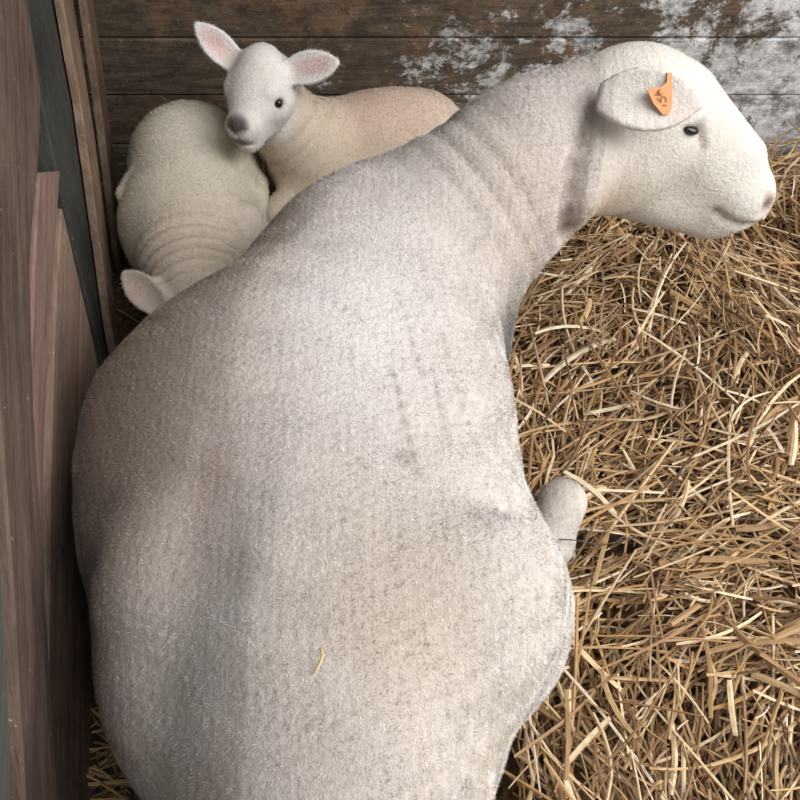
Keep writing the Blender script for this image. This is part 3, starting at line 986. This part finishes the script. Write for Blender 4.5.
for ep in eyes:
    c = toward(c, 0.85 * spot(V, ep, 0.0115, 4), (0.08, 0.06, 0.055))
mesh_obj('body', V, Q, M_LAMB, lamb_b, True, c)
def lamb_short(P):
    dn = np.linalg.norm(P - hp(0.118, 0, -0.03), axis=1)
    s_ = np.where(dn < 0.028, 0.0, np.where(np.linalg.norm(P - HC, axis=1) < 0.10, 0.7, 1.0))
    for ep in eyes:
        s_ = np.where(np.linalg.norm(P - ep, axis=1) < 0.013, 0.0, s_)
    return s_
wool(lamb_b, V, Q, c, 110000, 0.0055, 0.0009, M_NAP, lamb_short)
for ep, sd in zip(eyes, (-1, 1)):
    v, f = uv_ball(ep - nrm(HS * sd + HF * 0.6) * 0.0062, 0.0086)
    mesh_obj('eye', v, f, M_EYE, lamb_b)
del L

# ------------------------------------------------------------------ straw bedding
def bed_height(x, y):
    h = 0.010 * np.sin(x * 7.1 + 1.3) * np.cos(y * 6.3 - 0.4) + 0.008 * np.sin(x * 17 + y * 13) + 0.006 * np.sin(x * 29 - y * 23 + 2)
    h = h + 0.075 * np.exp(-((x - 1.05) / 0.42) ** 2 - ((y - 1.60) / 0.22) ** 2)
    h = h + 0.03 * np.exp(-((x - 0.8) / 0.30) ** 2 - ((y - 1.02) / 0.22) ** 2)
    h = h + 0.02 * np.exp(-((x - 0.45) / 0.25) ** 2 - ((y - 1.15) / 0.2) ** 2)
    h = h - 0.035 * np.exp(-((x - 0.82) / 0.12) ** 2 - ((y - 1.38) / 0.08) ** 2)
    return h

def covered(x, y):
    """true where an animal lies on the bedding"""
    e1 = ((x + 0.10) / 0.27) ** 4 + ((y - 0.5) / 0.60) ** 4 < 1
    e2 = ((x + 0.40) / 0.11) ** 2 + ((y - 1.25) / 0.28) ** 2 < 1
    e3 = ((x + 0.05) / 0.20) ** 2 + ((y - 1.50) / 0.13) ** 2 < 1
    e4 = (np.abs(x - 0.236 - (y - 0.65) * 0.4) < 0.034) & (y > 0.57) & (y < 0.725)
    return e1 | e2 | e3 | e4

def straw_material():
    m, nt, b = new_mat('straw', 0.55, 0.35)
    at = nt.nodes.new('ShaderNodeAttribute')
    at.attribute_name = 'tint'
    n = noise(nt, mapping(nt), 90, 3, 0.6)
    c = mix(nt, ramp(nt, n, [(0.4, 0.0), (0.75, 0.45)]), at.outputs['Color'], (0.20, 0.12, 0.055))
    nt.links.new(c, b.inputs['Base Color'])
    return m
M_STRAW = straw_material()

def stalks(N, zlo, zhi, lo, hi, wlo, whi, region, tilt, lift=0.0, bright=0.5):
    x = RNG.uniform(region[0], region[1], N)
    y = RNG.uniform(region[2], region[3], N)
    keep = ~covered(x, y)
    keep |= RNG.random(N) < 0.10
    x, y = x[keep], y[keep]
    N = len(x)
    ins = covered(x, y)
    L = lo + (hi - lo) * RNG.random(N) ** 1.7
    ang = RNG.uniform(0, np.pi, N) + 0.0
    # drifts where neighbours lie roughly the same way
    ang = ang * 0.45 + (0.55 * (0.9 + 1.3 * np.sin(x * 5 + y * 3) + 0.9 * np.cos(y * 7 - x * 2))) + RNG.normal(0, 0.45, N)
    pit = RNG.normal(0, tilt, N)
    w = RNG.uniform(wlo, whi, N)
    th = w * RNG.uniform(0.3, 0.75, N)
    d = np.stack([np.cos(ang) * np.cos(pit), np.sin(ang) * np.cos(pit), np.sin(pit)], 1)
    side = np.stack([-np.sin(ang), np.cos(ang), np.zeros(N)], 1)
    roll = RNG.normal(0, 0.5, N)
    up = np.cross(d, side)
    s2 = side * np.cos(roll)[:, None] + up * np.sin(roll)[:, None]
    u2 = np.cross(d, s2)
    bend_s = RNG.normal(0, 0.10, N) * L
    bend_u = -np.abs(RNG.normal(0, 0.07, N)) * L
    kink = (RNG.random(N) < 0.16) * RNG.normal(0, 0.22, N) * L
    z0 = RNG.uniform(zlo, zhi, N)
    z0 = np.where(ins, np.minimum(z0, -0.025), z0)
    c = np.stack([x, y, bed_height(x, y) + z0 + np.abs(np.sin(pit)) * L * 0.12 + lift], 1)
    K = 6
    ts = np.linspace(-0.5, 0.5, K)
    V = np.zeros((N, K, 4, 3))
    for i, t in enumerate(ts):
        p = c + d * (L * t)[:, None] + side * (bend_s * (0.25 - t * t) * 2.2 + kink * np.maximum(t, 0))[:, None] + up * (bend_u * (t * t) * 1.4)[:, None]
        # lie on what is below
        p[:, 2] = np.maximum(p[:, 2], bed_height(p[:, 0], p[:, 1]) - 0.065)
        tap = 1.0 if 0 < i < K - 1 else 0.8
        for j, (a, b) in enumerate(((1, 0), (0, 1), (-1, 0), (0, -1))):
            V[:, i, j] = p + s2 * (w * 0.5 * a * tap)[:, None] + u2 * (th * 0.5 * b * tap)[:, None]
    base = (np.arange(N) * K * 4)[:, None]
    q = []
    for i in range(K - 1):
        for j in range(4):
            q.append([i * 4 + j, i * 4 + (j + 1) % 4, (i + 1) * 4 + (j + 1) % 4, (i + 1) * 4 + j])
    q.append([3, 2, 1, 0])
    q.append([(K - 1) * 4 + j for j in range(4)])
    q = np.array(q)
    F = (base[:, :, None] + q[None]).reshape(-1, 4)
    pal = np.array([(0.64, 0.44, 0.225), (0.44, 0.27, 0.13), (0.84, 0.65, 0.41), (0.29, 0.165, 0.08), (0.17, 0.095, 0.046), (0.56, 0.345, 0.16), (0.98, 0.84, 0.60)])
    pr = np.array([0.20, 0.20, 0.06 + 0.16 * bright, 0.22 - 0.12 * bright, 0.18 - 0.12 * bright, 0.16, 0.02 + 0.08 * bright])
    pr /= pr.sum()
    col = pal[RNG.choice(len(pal), N, p=pr)] * RNG.uniform(0.62, 1.12, (N, 1))
    col = np.repeat(col, K * 4, axis=0)
    return V.reshape(-1, 3), F, col

def build_straw():
    parts = []
    # the trodden mat under the loose stalks
    gx, gy = np.meshgrid(np.linspace(-0.75, 1.75, 251), np.linspace(-0.35, WALL_Y - 0.002, 206), indexing='ij')
    gz = bed_height(gx, gy) - 0.068 + RNG.normal(0, 0.003, gx.shape)
    mv = np.stack([gx, gy, gz], -1).reshape(-1, 3)
    i, j = np.meshgrid(np.arange(250), np.arange(205), indexing='ij')
    a = (i * 206 + j).ravel()
    mf = np.stack([a, a + 206, a + 207, a + 1], 1)
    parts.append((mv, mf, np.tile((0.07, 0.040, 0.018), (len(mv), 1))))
    R = (-0.50, 1.55, -0.10, 1.66)
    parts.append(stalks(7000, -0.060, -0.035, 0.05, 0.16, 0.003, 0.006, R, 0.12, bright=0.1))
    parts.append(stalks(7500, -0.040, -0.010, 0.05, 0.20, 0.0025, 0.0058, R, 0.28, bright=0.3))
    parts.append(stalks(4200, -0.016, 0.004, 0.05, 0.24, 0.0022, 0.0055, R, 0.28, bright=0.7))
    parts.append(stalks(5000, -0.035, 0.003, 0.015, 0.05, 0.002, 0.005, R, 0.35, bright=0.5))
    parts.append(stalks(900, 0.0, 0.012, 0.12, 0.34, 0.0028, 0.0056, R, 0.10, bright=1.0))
    parts.append(stalks(420, 0.0, 0.008, 0.06, 0.18, 0.006, 0.011, R, 0.14, bright=1.0))
    # clear away what would poke through the animals' lower sides
    V, F, C, o = [], [], [], 0
    for v, f, c in parts:
        V.append(v); F.append(f + o); C.append(c)
        o += len(v)
    V, F, C = np.concatenate(V), np.concatenate(F), np.concatenate(C)
    V[:, 1] = np.minimum(V[:, 1], WALL_Y - 0.001)
    return V, F, C
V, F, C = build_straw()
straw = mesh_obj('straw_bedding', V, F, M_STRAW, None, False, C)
tag(straw, 'loose golden brown straw spread over the pen floor', 'straw', kind='stuff')
print('verts straw', len(V))

# ------------------------------------------------------------------ small loose bits
def stalk_thing(name, label, cat, pts, w, th, col, rough=0.6):
    pts = np.array(pts, float)
    vs, fs = [], []
    n = len(pts)
    for i, p in enumerate(pts):
        d = nrm(pts[min(i + 1, n - 1)] - pts[max(i - 1, 0)])
        s = nrm(np.cross(d, (0, 0, 1)))
        u = np.cross(s, d)
        for k in range(6):
            a = k * math.pi / 3
            vs.append(p + s * math.cos(a) * w / 2 + u * math.sin(a) * th / 2)
    for i in range(n - 1):
        for k in range(6):
            fs.append((i * 6 + k, i * 6 + (k + 1) % 6, (i + 1) * 6 + (k + 1) % 6, (i + 1) * 6 + k))
    fs.append(tuple(range(5, -1, -1)))
    fs.append(tuple(range((n - 1) * 6, n * 6)))
    o = mesh_obj(name, vs, fs, plain(name + '_surface', col, rough, 0.3, 0.3), None)
    return tag(o, label, cat)

# a scrap of straw caught in the fleece of the rump
stalk_thing('straw_scrap', 'tiny bent yellow straw scrap lying on the fleece of the ewe\'s rump', 'straw',
            SCRAP, 0.0022, 0.0014, (0.72, 0.58, 0.28))
# a thin dark twig beside the foot, and the long stalks that lie on top of the bedding
stalk_thing('twig', 'thin dark twig crossing the straw beside the ewe\'s foot', 'twig',
            [(0.231, 0.593, 0.078), (0.257, 0.595, 0.072), (0.302, 0.605, 0.040), (0.374, 0.632, 0.020)], 0.0022, 0.0018, (0.09, 0.07, 0.06))
